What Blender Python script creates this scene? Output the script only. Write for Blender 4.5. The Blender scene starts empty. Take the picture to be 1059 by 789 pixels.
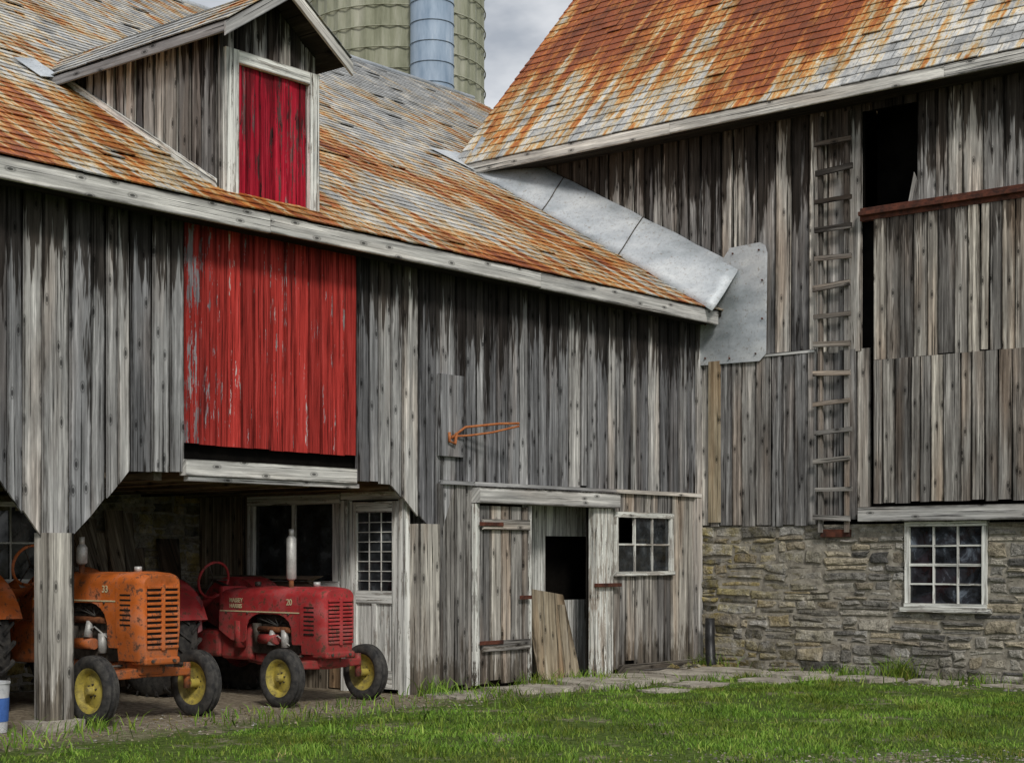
import bpy, math, random
import numpy as np
from mathutils import Vector as V, Matrix, noise as mnoise
random.seed(7); rng=np.random.default_rng(7)
R=random.uniform
sc=bpy.context.scene
sc.view_settings.view_transform='Standard'
sc.view_settings.look='None'
sc.view_settings.exposure=0

# ------------------------------------------------------------------ materials
class G:
    def __init__(s,name,rough=0.8,spec=0.25,metal=0.0):
        m=bpy.data.materials.new(name); m.use_nodes=True
        s.m=m; s.t=m.node_tree; s.b=s.t.nodes['Principled BSDF']
        s.b.inputs['Roughness'].default_value=rough
        s.b.inputs['Specular IOR Level'].default_value=spec
        s.b.inputs['Metallic'].default_value=metal
    def n(s,ty): return s.t.nodes.new(ty)
    def set(s,sock,v):
        if isinstance(v,bpy.types.NodeSocket): s.t.links.new(v,sock)
        elif isinstance(v,(tuple,list)) and len(v)==3 and sock.type=='RGBA': sock.default_value=(*v,1)
        else: sock.default_value=v
    def uv(s): return s.n('ShaderNodeTexCoord').outputs['UV']
    def uv2(s):
        u=s.n('ShaderNodeUVMap'); u.uv_map='E'; return u.outputs[0]
    def obj(s): return s.n('ShaderNodeTexCoord').outputs['Object']
    def pos(s): return s.n('ShaderNodeNewGeometry').outputs['Position']
    def rnd(s,name='rnd'):
        a=s.n('ShaderNodeAttribute'); a.attribute_name=name; return a.outputs['Fac']
    def map(s,vec,scale=(1,1,1),loc=(0,0,0)):
        m=s.n('ShaderNodeMapping'); s.set(m.inputs['Vector'],vec)
        m.inputs['Scale'].default_value=scale; m.inputs['Location'].default_value=loc
        return m.outputs[0]
    def noise(s,vec,scale=1,detail=5,rough=0.6,dist=0):
        m=s.n('ShaderNodeTexNoise'); s.set(m.inputs['Vector'],vec)
        m.inputs['Scale'].default_value=scale; m.inputs['Detail'].default_value=detail
        m.inputs['Roughness'].default_value=rough; m.inputs['Distortion'].default_value=dist
        return m.outputs[0]
    def noise2(s,vec,detail=4,rough=0.7):
        m=s.n('ShaderNodeTexNoise'); m.noise_dimensions='2D'; s.set(m.inputs['Vector'],vec)
        m.inputs['Scale'].default_value=1; m.inputs['Detail'].default_value=detail
        m.inputs['Roughness'].default_value=rough
        return m.outputs[0]
    def vor(s,vec,scale=1,feature='F1'):
        m=s.n('ShaderNodeTexVoronoi'); m.voronoi_dimensions='2D'; s.set(m.inputs['Vector'],vec); m.feature=feature
        m.inputs['Scale'].default_value=scale; return m.outputs['Distance']
    def ramp(s,f,stops):
        m=s.n('ShaderNodeValToRGB'); s.set(m.inputs[0],f); e=m.color_ramp.elements
        while len(e)<len(stops): e.new(0.5)
        for i,(p,c) in enumerate(stops):
            e[i].position=p
            if not isinstance(c,(tuple,list)): c=(c,c,c)
            e[i].color=(*c,1)
        return m.outputs[0]
    def mix(s,f,a,b,blend='MIX'):
        m=s.n('ShaderNodeMix'); m.data_type='RGBA'; m.blend_type=blend
        s.set(m.inputs[0],f); s.set(m.inputs[6],a); s.set(m.inputs[7],b); return m.outputs[2]
    def math(s,op,a,b=0.0,clamp=False):
        m=s.n('ShaderNodeMath'); m.operation=op; m.use_clamp=clamp
        s.set(m.inputs[0],a); s.set(m.inputs[1],b); return m.outputs[0]
    def rng(s,v,a,b,c=0.0,d=1.0):
        m=s.n('ShaderNodeMapRange'); s.set(m.inputs[0],v)
        for i,x in enumerate((a,b,c,d)): m.inputs[i+1].default_value=x
        return m.outputs[0]
    def sep(s,v):
        m=s.n('ShaderNodeSeparateXYZ'); s.set(m.inputs[0],v); return m.outputs
    def col(s,c): s.set(s.b.inputs['Base Color'],c)
    def bump(s,h,strength=0.5,dist=0.01):
        m=s.n('ShaderNodeBump'); s.set(m.inputs['Height'],h)
        m.inputs['Strength'].default_value=strength; m.inputs['Distance'].default_value=dist
        s.set(s.b.inputs['Normal'],m.outputs[0])

def wood(name,dark,mid,light,stain=None,paint=None,wear=0.5,warm=0.25,fade=None,streak=0.55,foot=None,rlo=0.36):
    g=G(name,0.85,0.12)
    uv=g.uv()
    gr=g.noise2(g.map(uv,(20,0.7,1)),6,0.70)
    crack=g.noise2(g.map(uv,(40,0.38,1),(5,3,0)),4,0.64)
    c=g.ramp(gr,[(0.30,tuple(d*2.2 for d in dark)),(0.42,tuple(m*0.80 for m in mid)),(0.53,mid),(0.68,light)])
    pt=g.noise2(g.map(uv,(2.0,0.5,1),(7,7,0)),5,0.68)
    c=g.mix(g.rng(pt,0.44,0.60,0.0,streak),c,g.mix(1.0,c,(0.36,0.36,0.37),'MULTIPLY'))
    r=g.rnd()
    c=g.mix(1.0,c,g.ramp(r,[(0,(rlo,rlo,rlo*1.06)),(0.28,(0.74,0.75,0.78)),(0.7,(1.05,1.04,1.03)),(1,(1.48,1.45,1.39))]),'MULTIPLY')
    rw=g.noise2(g.map(uv,(2.5,0.35,1),(9,2,0)),2,0.6)
    c=g.mix(g.rng(rw,0.5,0.72,0.0,warm),c,g.mix(1.0,c,(1.0,0.64,0.38),'MULTIPLY'))
    cr=g.ramp(crack,[(0.0,0.03),(0.355,0.05),(0.372,1.0),(1,1.0)])
    c=g.mix(0.92,c,cr,'MULTIPLY')
    kd=g.vor(g.map(uv,(4.6,2.0,1)),1)
    kn=g.ramp(kd,[(0.0,0.04),(0.05,0.10),(0.065,0.85),(0.09,0.45),(0.13,1.0)])
    c=g.mix(0.85,c,kn,'MULTIPLY')
    e=g.sep(g.uv2())
    ed=g.math('ABSOLUTE',g.math('SUBTRACT',e[0],0.5))
    en=g.noise2(g.map(uv,(3,2.2,1),(4,1,0)),3,0.7)
    edf=g.rng(g.math('ADD',ed,g.math('MULTIPLY',g.math('SUBTRACT',en,0.5),0.24)),0.39,0.49,0.0,0.82)
    c=g.mix(edf,c,g.mix(1.0,c,(0.12,0.11,0.10),'MULTIPLY'))
    f=None
    if stain:
        z=g.sep(g.pos())[2]; z0,z1,amt=stain
        sn=g.noise2(g.map(uv,(8,0.5,1),(2,8,0)),4,0.75)
        th=g.rng(z,z0,z1,0.0,0.44)
        th=g.math('ADD',th,g.math('MULTIPLY',g.math('SUBTRACT',r,0.5),-0.14))
        f=g.rng(g.math('ADD',sn,th),0.66,0.72,0.0,amt)
        c=g.mix(f,c,g.mix(1.0,c,(0.12,0.10,0.085),'MULTIPLY'))
    if foot:
        z=g.sep(g.pos())[2]
        sn=g.noise2(g.map(uv,(14,1.5,1),(12,8,0)),4,0.75)
        f2=g.rng(g.math('ADD',sn,g.rng(z,foot[1],foot[0],0.0,0.35)),0.62,0.74,0.0,.75)
        c=g.mix(f2,c,g.mix(1.0,c,(0.22,0.18,0.13),'MULTIPLY'))
    h=g.math('ADD',g.math('MULTIPLY',gr,0.8),g.math('MULTIPLY',crack,0.5))
    if paint:
        pn=g.noise2(g.map(uv,(14,1.6,1),(1,1,0)),6,0.75)
        pf=g.math('ADD',pn,g.math('MULTIPLY',g.math('SUBTRACT',r,0.5),0.06))
        if fade is not None:
            co=g.sep(g.pos())[fade[0]]
            pf=g.math('ADD',pf,g.rng(co,fade[1],fade[2],fade[3],0.0))
        pm=g.rng(pf,wear-0.012,wear+0.012,1.0,0.0)
        tone=g.noise2(g.map(uv,(26,0.8,1),(3,3,0)),5,0.75)
        pc=g.ramp(tone,[(0.33,tuple(x*0.30 for x in paint)),(0.45,tuple(x*0.75 for x in paint)),(0.55,paint),(0.7,tuple(min(1,x*1.15+0.03) for x in paint))])
        pc=g.mix(0.9,pc,g.ramp(r,[(0,0.6),(0.5,0.95),(1,1.15)]),'MULTIPLY')
        pc=g.mix(0.85,pc,cr,'MULTIPLY')
        pc=g.mix(g.math('MULTIPLY',edf,0.8),pc,g.mix(1.0,pc,(0.25,0.22,0.2),'MULTIPLY'))
        if f is not None: pc=g.mix(g.math('MULTIPLY',f,0.8),pc,(0.03,0.010,0.010))
        c=g.mix(pm,c,pc)
    g.col(c); g.bump(h,0.8,0.010)
    return g.m

WD=wood('weathered_wood',(0.05,0.048,0.046),(0.38,0.38,0.38),(0.70,0.70,0.70),stain=(3.5,4.75,0.93),warm=0.22)
WB=wood('weathered_barn_wood',(0.04,0.037,0.034),(0.36,0.35,0.335),(0.74,0.73,0.70),stain=(5.7,7.3,0.95),warm=0.32)
WB2=wood('weathered_door_wood',(0.045,0.038,0.032),(0.35,0.33,0.30),(0.72,0.69,0.63),warm=0.45,stain=(5.0,6.0,0.8))
WT=wood('weathered_trim',(0.12,0.12,0.12),(0.52,0.52,0.51),(0.8,0.8,0.78),warm=0.15,streak=.4,rlo=.6)
WL=wood('lower_wood',(0.05,0.045,0.04),(0.37,0.355,0.33),(0.70,0.68,0.63),warm=0.4,foot=(0.0,0.7))
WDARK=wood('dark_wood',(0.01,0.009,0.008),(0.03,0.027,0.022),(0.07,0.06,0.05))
WMID=wood('interior_wood',(0.05,0.04,0.03),(0.24,0.20,0.15),(0.50,0.44,0.34),warm=0.6)
RED=wood('red_painted_wood',(0.06,0.055,0.055),(0.46,0.42,0.43),(0.7,0.66,0.66),paint=(0.50,0.048,0.040),wear=0.65,fade=(1,-8.75,-8.25,0.17),stain=(4.1,5.3,0.5),streak=.3,rlo=.6)
CRIM=wood('crimson_painted_wood',(0.03,0.01,0.01),(0.16,0.07,0.07),(0.4,0.26,0.26),paint=(0.52,0.018,0.044),wear=0.57,stain=(5.3,7.3,0.75),streak=.9)
WHITE=wood('white_painted_wood',(0.07,0.065,0.06),(0.38,0.37,0.35),(0.6,0.58,0.55),paint=(0.76,0.77,0.73),wear=0.53,foot=(0,0.6),rlo=.6)
WHITE2=wood('white_trim',(0.07,0.065,0.06),(0.42,0.41,0.39),(0.6,0.58,0.55),paint=(0.80,0.81,0.78),wear=0.60,rlo=.6)
OCH=wood('ochre_board',(0.10,0.08,0.05),(0.44,0.37,0.26),(0.64,0.57,0.44),warm=0.5)

def shingle(name,streak,lo,hi,rust_lo,rust_hi,bias=0.0,amp=2.3,seed=(3.1,1.7,0)):
    g=G(name,0.6,0.3)
    p=g.pos(); r=g.rnd()
    big=g.noise(g.map(p,(0.38,0.38,0.38),seed),1,4,0.6)
    st=g.noise(g.map(p,streak),1,5,0.72)
    fi=g.noise(p,16,4,0.75)
    z=g.sep(p)[2]
    m=g.math('ADD',g.math('MULTIPLY',g.math('SUBTRACT',big,0.5),amp),g.math('MULTIPLY',g.math('SUBTRACT',st,0.5),3.1))
    m=g.math('ADD',m,g.math('MULTIPLY',g.math('SUBTRACT',r,0.5),0.24))
    m=g.math('ADD',m,g.math('MULTIPLY',g.math('SUBTRACT',fi,0.5),0.8))
    m=g.math('ADD',m,g.rng(z,lo,hi,rust_lo,rust_hi))
    m=g.math('ADD',m,bias)
    c=g.ramp(m,[(0.0,(0.48,0.49,0.49)),(0.25,(0.70,0.68,0.63)),(0.42,(0.64,0.52,0.32)),(0.56,(0.58,0.32,0.10)),(0.75,(0.50,0.155,0.025)),(1.0,(0.28,0.07,0.02))])
    c=g.mix(1.0,c,g.ramp(r,[(0,0.74),(0.5,0.97),(1,1.12)]),'MULTIPLY')
    u=g.sep(g.uv())
    ev=g.rng(u[1],0.0,0.12,0.34,1.0); eu=g.rng(u[0],0.0,0.06,0.5,1.0)
    c=g.mix(0.95,c,g.math('MULTIPLY',ev,eu),'MULTIPLY')
    d=g.noise(g.map(p,(30,30,30)),1,3,0.7)
    c=g.mix(0.8,c,g.ramp(d,[(0.32,0.38),(0.48,1.0),(1,1.0)]),'MULTIPLY')
    d2=g.noise(g.map(p,(2.2,2.2,2.2),(5,5,5)),1,5,0.7)
    c=g.mix(0.8,c,g.ramp(d2,[(0.34,0.55),(0.5,1.0),(1,1.0)]),'MULTIPLY')
    g.col(c); g.bump(g.math('ADD',fi,g.math('MULTIPLY',d,0.6)),0.5,0.008)
    return g.m
SH_W=shingle('rusty_shingles_wing',(0.6,5.0,0.6),4.7,10.5,0.60,0.08)
SH_B=shingle('rusty_shingles_barn',(4.2,0.35,0.35),7.2,9.2,0.36,0.80)
SH_D=shingle('rusty_shingles_dormer',(5.5,0.5,0.5),6.3,6.95,0.05,0.25)

def simple(name,c1,c2,scale=6,rough=0.7,metal=0,spec=0.3,bump=0.3,dist=0.005,det=4,lo=0.35,hi=0.65,obj=False):
    g=G(name,rough,spec,metal); p=g.obj() if obj else g.pos()
    n=g.noise(p,scale,det,0.65); n2=g.noise(p,scale*6,3,0.7)
    c=g.ramp(n,[(lo,c1),(hi,c2)])
    c=g.mix(0.5,c,g.ramp(n2,[(0.3,0.55),(0.55,1.0)]),'MULTIPLY')
    g.col(c); g.bump(g.math('ADD',n,n2),bump,dist); return g.m
g=G('galvanised_metal',0.58,0.4,0.35)
p=g.pos(); n=g.noise(g.map(p,(1.2,1.2,2.5)),1.2,5,0.6); n2=g.noise(g.map(p,(5,5,5)),4,4,0.7)
c=g.ramp(n,[(0.3,(0.34,0.38,0.41)),(0.5,(0.54,0.58,0.62)),(0.7,(0.74,0.77,0.79))])
c=g.mix(g.rng(n2,0.58,0.70,0,0.7),c,(0.25,0.20,0.15))
c=g.mix(0.5,c,g.ramp(g.noise(p,28,3,0.7),[(0.3,0.6),(0.5,1.0)]),'MULTIPLY')
g.col(c); g.bump(g.noise(p,1.6,3,0.5),0.5,0.06); METAL=g.m
RUST=simple('rusty_iron',(0.09,0.03,0.015),(0.26,0.10,0.04),20,0.85)
DRUST=simple('dark_rusty_iron',(0.04,0.018,0.014),(0.15,0.05,0.03),9,0.85)
ORUST=simple('orange_rust_iron',(0.35,0.10,0.03),(0.5,0.2,0.08),20,0.8)
BLACK=simple('black_plastic',(0.012,0.012,0.012),(0.03,0.03,0.032),9,0.4,spec=0.4)
g=G('stone',0.9,0.15); p=g.pos(); r=g.rnd()
n=g.noise(p,9,5,0.72); n2=g.noise(p,42,3,0.75)
c=g.ramp(r,[(0,(0.12,0.118,0.115)),(0.15,(0.24,0.23,0.21)),(0.35,(0.36,0.345,0.315)),(0.55,(0.50,0.475,0.42)),(0.72,(0.52,0.455,0.34)),(0.86,(0.30,0.265,0.21)),(1,(0.54,0.53,0.505))])
c=g.mix(1.0,c,g.ramp(n,[(0.30,0.22),(0.43,0.72),(0.58,1.1),(0.72,1.5)]),'MULTIPLY')
c=g.mix(0.85,c,g.ramp(n2,[(0.32,0.35),(0.5,1.0)]),'MULTIPLY')
s_=g.sep(p)
mn=g.noise(p,2.5,5,0.7)
moss=g.math('MULTIPLY',g.rng(s_[0],2.4,0.2,0.0,1.0),g.rng(mn,0.42,0.58,0,0.8))
c=g.mix(moss,c,g.mix(1.0,c,(0.78,0.66,0.20),'MULTIPLY'))
lich=g.math('MULTIPLY',g.rng(s_[2],0.5,0.0,0.0,1.0),g.rng(mn,0.40,0.6,0,0.7)); c=g.mix(lich,c,g.mix(1.0,c,(0.45,0.40,0.25),'MULTIPLY'))
g.col(c); g.bump(g.math('ADD',g.math('MULTIPLY',n,1.2),g.math('MULTIPLY',n2,0.5)),1.0,0.04); STONE=g.m
MORT=simple('mortar',(0.16,0.145,0.12),(0.42,0.39,0.33),8,0.95)
CONC=simple('old_concrete',(0.26,0.23,0.19),(0.56,0.52,0.44),3.5,0.9,bump=0.8,dist=0.03)
g=G('window_glass',0.07,0.6); p=g.pos()
g.col(g.ramp(g.noise(p,5,3,0.6),[(0.35,(0.008,0.009,0.010)),(0.6,(0.035,0.04,0.045)),(0.7,(0.09,0.10,0.11))]))
g.bump(g.noise(p,3,2,0.5),0.15,0.02); GLASS=g.m
g=G('curtained_glass',0.08,0.6); p=g.pos()
g.col(g.ramp(g.noise(p,3.2,5,0.7,0.6),[(0.42,(0.010,0.011,0.013)),(0.56,(0.035,0.04,0.05)),(0.66,(0.16,0.19,0.235))]))
g.bump(g.noise(p,3,2,0.5),0.25,0.03); GLASSB=g.m
SHADE=simple('interior_shade',(0.004,0.004,0.004),(0.01,0.009,0.008),2,1.0,spec=0.0)  # near-black colour paints in the darkness of unlit interiors

def paintmat(name,c,rust=0.60):
    g=G(name,0.5,0.35); p=g.obj()
    n=g.noise(p,3.5,5,0.7); n2=g.noise(p,14,5,0.78); n3=g.noise(p,60,3,0.6)
    base=g.ramp(n,[(0.3,tuple(x*0.46 for x in c)),(0.5,c),(0.66,tuple(min(1,x*1.02+0.10) for x in c))])
    base=g.mix(g.rng(n2,0.47,0.66,0,0.70),base,tuple(x*0.34+0.03 for x in c))
    base=g.mix(g.rng(n2,rust,rust+0.04,0,0.9),base,(0.12,0.055,0.03))
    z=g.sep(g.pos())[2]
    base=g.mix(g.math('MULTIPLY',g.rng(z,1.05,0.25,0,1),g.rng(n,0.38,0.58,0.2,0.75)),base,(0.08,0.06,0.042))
    g.col(base); g.set(g.b.inputs['Roughness'],g.rng(n2,0.35,0.7,0.42,0.85)); g.bump(n3,0.12,0.003)
    return g.m
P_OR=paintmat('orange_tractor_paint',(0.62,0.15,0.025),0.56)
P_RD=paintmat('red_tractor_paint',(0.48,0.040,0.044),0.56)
P_YE=paintmat('yellow_rim_paint',(0.80,0.66,0.12),0.64)
IRON=simple('dark_cast_iron',(0.03,0.027,0.024),(0.13,0.11,0.09),14,0.6,0.2,spec=0.4,obj=True)
SILV=simple('dull_aluminium',(0.40,0.40,0.39),(0.66,0.66,0.64),10,0.5,0.3,obj=True)
RUB=simple('tyre_rubber',(0.025,0.025,0.026),(0.08,0.076,0.07),14,0.75,spec=0.25,obj=True)
DECAL=simple('decal_paint',(0.6,0.52,0.3),(0.75,0.68,0.45),30,0.6)
LOUV=simple('grille_shade',(0.008,0.007,0.006),(0.02,0.016,0.013),9,0.9)  # near-black colour paints in the shade of the grille openings

# ------------------------------------------------------------------ mesh builder
def empty(name,loc=(0,0,0),rz=0):
    e=bpy.data.objects.new(name,None); e.location=loc; e.rotation_euler[2]=rz
    sc.collection.objects.link(e); return e
class MB:
    def __init__(s): s.v=[];s.f=[];s.uv=[];s.e=[];s.r=[];s.mi=[]
    def face(s,pts,uvs,r=0.5,mi=0):
        b=len(s.v); s.v+= [tuple(p) for p in pts]; s.f.append(tuple(range(b,b+len(pts))))
        s.uv+=uvs; s.e+=[(.5,.5)]*len(pts); s.r.append(r); s.mi.append(mi)
    def prism(s,q,T,r=None,mi=0):
        q=[V(p) for p in q]; T=V(T)
        if r is None: r=random.random()
        gdir=(q[3]-q[0]); gdir.normalize()
        a=(q[1]-q[0]); a=a-gdir*a.dot(gdir); a.normalize(); Tn=T.normalized()
        u0,v0=R(0,60),R(0,60)
        P=q+[p+T for p in q]
        U=[(u0+(p-q[0]).dot(a)+(p-q[0]).dot(Tn),v0+(p-q[0]).dot(gdir)) for p in P]
        b=len(s.v); s.v+=[tuple(p) for p in P]
        for n_,fc in enumerate(((0,1,2,3),(7,6,5,4),(0,4,5,1),(1,5,6,2),(2,6,7,3),(3,7,4,0))):
            s.f.append(tuple(b+i for i in fc)); s.uv+=[U[i] for i in fc]; s.r.append(r); s.mi.append(mi)
            s.e+=[(0,0),(1,0),(1,1),(0,1)] if n_==0 else [(.5,.5)]*4
    def box(s,x0,x1,y0,y1,z0,z1,grain='z',r=None,mi=0):
        if grain=='z': s.prism([(x1,y0,z0),(x1,y1,z0),(x1,y1,z1),(x1,y0,z1)],(x0-x1,0,0),r,mi)
        elif grain=='y': s.prism([(x1,y0,z0),(x1,y0,z1),(x1,y1,z1),(x1,y1,z0)],(x0-x1,0,0),r,mi)
        else: s.prism([(x0,y0,z0),(x0,y0,z1),(x1,y0,z1),(x1,y0,z0)],(0,y1-y0,0),r,mi)
    def build(s,name,mats,parent=None,smooth=False):
        me=bpy.data.meshes.new(name); me.from_pydata(s.v,[],s.f)
        uvl=me.uv_layers.new(name='UVMap')
        uvl.data.foreach_set('uv',np.array(s.uv,dtype=np.float32).ravel())
        el=me.uv_layers.new(name='E')
        el.data.foreach_set('uv',np.array(s.e,dtype=np.float32).ravel())
        me.uv_layers['UVMap'].active_render=True; me.uv_layers.active_index=0
        at=me.attributes.new('rnd','FLOAT','FACE'); at.data.foreach_set('value',np.array(s.r,dtype=np.float32))
        me.polygons.foreach_set('material_index',np.array(s.mi,dtype=np.int32))
        for m in (mats if isinstance(mats,list) else [mats]): me.materials.append(m)
        me.update()
        o=bpy.data.objects.new(name,me); sc.collection.objects.link(o)
        if parent: o.parent=parent
        return o
def PT(plane,pos,a,z,off):
    return V((pos+off,a,z)) if plane=='x' else V((a,pos-off,z))
def boards(mb,plane,pos,a0,a1,bot,top,w=(0.13,0.23),holes=(),th=0.022,gap=(0.006,0.020),jit=0.018,extra=(),botj=0.015,mi=0,base=0.0):
    fb=bot if callable(bot) else (lambda a:bot)
    ft=top if callable(top) else (lambda a:top)
    br=sorted(set([a0,a1]+[x for h in holes for x in h[:2] if a0<x<a1]+[x for x in extra if a0<x<a1]))
    n=V((1,0,0)) if plane=='x' else V((0,-1,0))
    for s0,s1 in zip(br[:-1],br[1:]):
        a=s0
        while a<s1-1e-4:
            ww=R(*w)
            if s1-a<ww*1.5: ww=s1-a if s1-a<w[1]*1.15 else (s1-a)/2
            b=min(s1,a+ww); g_=R(*gap) if gap[1]>0 else 0
            if random.random()<0.10 and gap[1]>0: g_*=1.7
            sk=R(-.45,.45)*g_
            c=(a+b)/2
            zz=sorted((h[2],h[3]) for h in holes if h[0]<c<h[1])
            lo0,lo1=fb(a),fb(b); hi0,hi1=ft(a),ft(b)
            jb=R(-botj,botj)
            if botj and random.random()<.12: jb+=R(0,botj*3)
            cuts=[(lo0+jb+R(-.2,.2)*botj,lo1+jb)]
            for (h0,h1) in zz: cuts+= [(h0,h0),(h1,h1)]
            cuts.append((hi0,hi1))
            rr=random.random()
            for k in range(0,len(cuts),2):
                (l0,l1),(t0,t1)=cuts[k],cuts[k+1]
                if max(t0-l0,t1-l1)<0.02: continue
                o=base+R(0,jit); tw=R(-jit,jit)*0.45
                q=[PT(plane,pos,a+g_/2+sk,l0,o-tw),PT(plane,pos,b-g_/2+sk,l1,o+tw),PT(plane,pos,b-g_/2-sk,t1,o+tw+R(-.3,.3)*jit),PT(plane,pos,a+g_/2-sk,t0,o-tw)]
                mb.prism(q,-n*th,rr,mi)
            a=b
def stones(mb,plane,pos,a0,a1,z0,z1,holes=(),mi=0):
    def one(a,b,z,h):
        w=b-a; m=R(.007,.018)
        wv=lambda x,y:0.045*mnoise.noise(V((x*1.0,y*1.8,pos+3)))+.016*mnoise.noise(V((x*4,y*6,pos)))
        edge=lambda y: 0.0 if (y<z0+.03 or y>z1-.03) else 1.0
        cs=[(a+m,z+m*.7),(a+w*.5,z+m*.7),(b-m,z+m*.7),(b-m,z+h/2),(b-m,z+h-m*.7),(a+w*.5,z+h-m*.7),(a+m,z+h-m*.7),(a+m,z+h/2)]
        jx=min(.030,w*.11); jz=min(.020,h*.16)
        cs=[(x+R(-jx,jx),y+wv(x,y)*edge(y)+R(-jz,jz)) for x,y in cs]
        cx=a+w*R(.4,.6); cz=z+h*.5+wv(cx,z+h*.5)*edge(z+h*.5); o=R(-0.008,0.034); ins=R(.010,.022)
        outer=[PT(plane,pos,x,y,-0.03) for x,y in cs]
        mid=[PT(plane,pos,x+(cx-x)*min(1,ins*.5/(w/2)),y+(cz-y)*min(1,ins*.4/(h/2)),o-0.012+R(-.004,.004)) for x,y in cs]
        inner=[PT(plane,pos,x+(cx-x)*min(.7,ins*2/(w/2)),y+(cz-y)*min(.5,ins*1.2/(h/2)),o+R(-.008,.008)) for x,y in cs]
        cp=PT(plane,pos,cx,cz,o+R(-.004,.012)); r=random.random()
        for i in range(8):
            j=(i+1)%8
            mb.face([outer[i],outer[j],mid[j],mid[i]],[(0,0)]*4,r,mi)
            mb.face([mid[i],mid[j],inner[j],inner[i]],[(0,0)]*4,r,mi)
            mb.face([inner[i],inner[j],cp],[(0,0)]*3,r,mi)
    z=z0
    while z<z1-0.02:
        h=random.choice([0.11,0.15,0.18,0.22,0.26])*R(.9,1.1)
        if z1-z-h<0.08: h=z1-z
        zc=z+h/2
        segs=[(a0,a1)]
        for ho in holes:
            if ho[2]-0.02<zc<ho[3]+0.02:
                segs=[(x,y) for sg in segs for (x,y) in ((sg[0],min(sg[1],ho[0])),(max(sg[0],ho[1]),sg[1])) if y-x>0.02]
        for s0,s1 in segs:
            a=s0
            while a<s1-0.01:
                w=R(0.18,0.70)
                if s1-a-w<0.14: w=s1-a
                q=random.random()
                if h<.12 or (q<.30 and h<.20): one(a,a+w,z,h)
                elif q<.80 or h<.17:
                    k=R(.30,.70); zz_=[(z,h*k),(z+h*k,h*(1-k))]
                    for (zq,hq) in zz_:
                        if w>.36 and random.random()<.6:
                            c=a+w*R(.3,.7); one(a,c,zq,hq); one(c,a+w,zq,hq)
                        else: one(a,a+w,zq,hq)
                else:
                    k1,k2=R(.25,.4),R(.6,.75)
                    for (zq,hq) in ((z,h*k1),(z+h*k1,h*(k2-k1)),(z+h*k2,h*(1-k2))):
                        if w>.3 and random.random()<.5:
                            c=a+w*R(.35,.65); one(a,c,zq,hq); one(c,a+w,zq,hq)
                        else: one(a,a+w,zq,hq)
                a+=w
        z+=h
def shingles(mb,org,ad,sd,amax,smax,c=0.20,w=0.28,cond=None,mi=0,nsign=1):
    org,ad,sd=V(org),V(ad).normalized(),V(sd).normalized()
    n=ad.cross(sd)
    if n.z<0: n=-n
    rows=int(smax/c)+1
    for i in range(rows):
        s0=i*c; s1=min(s0+c*1.12,smax+0.01); a=-R(0,w)
        while a<amax:
            ww=w*R(.9,1.1); b=min(a+ww,amax); aa=max(a,0)
            if b-aa>0.02 and s1-s0>0.02:
                P=org+ad*((aa+b)/2)+sd*s0
                if cond is None or cond(P):
                    l0=0.011+R(0,.005)+ (R(0.006,0.02) if random.random()<.03 else 0); l1=R(0,.002); g_=0.003; dr=R(-.008,.008); tl=R(-.002,.002)
                    q=[org+ad*(aa+g_)+sd*(s0+dr)+n*(l0+tl),org+ad*(b-g_)+sd*(s0+dr+R(-.004,.004))+n*(l0-tl),org+ad*(b-g_)+sd*s1+n*l1,org+ad*(aa+g_)+sd*s1+n*l1]
                    r=random.random()
                    mb.face(q,[(0,0),(1,0),(1,1),(0,1)],r,mi)
                    mb.face([q[0]-n*.012,q[1]-n*.012,q[1],q[0]],[(.5,.03)]*4,r,mi)
                    mb.face([q[0]-n*.012,q[0],q[3]],[(.5,.03)]*3,r,mi)
                    mb.face([q[1]-n*.012,q[2],q[1]],[(.5,.03)]*3,r,mi)
            a+=ww
def obj_from(name,verts,faces,mat,parent=None,smooth=False,bevel=0,seg=2,loc=None,solid=0):
    me=bpy.data.meshes.new(name); me.from_pydata([tuple(v) for v in verts],[],faces); me.materials.append(mat); me.update()
    o=bpy.data.objects.new(name,me); sc.collection.objects.link(o)
    if parent: o.parent=parent
    if loc: o.location=loc
    if smooth: me.polygons.foreach_set('use_smooth',[True]*len(me.polygons))
    if solid:
        m=o.modifiers.new('s','SOLIDIFY'); m.thickness=solid; m.offset=0
    if bevel:
        m=o.modifiers.new('b','BEVEL'); m.width=bevel; m.segments=seg; m.limit_method='ANGLE'; m.angle_limit=math.radians(35)
        m.harden_normals=False
    return o
def bx(name,x0,x1,y0,y1,z0,z1,mat,parent=None,bevel=0.008):
    v=[(x,y,z) for x in (x0,x1) for y in (y0,y1) for z in (z0,z1)]
    f=[(0,1,3,2),(4,6,7,5),(0,4,5,1),(2,3,7,6),(0,2,6,4),(1,5,7,3)]
    return obj_from(name,v,f,mat,parent,bevel=bevel)
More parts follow.
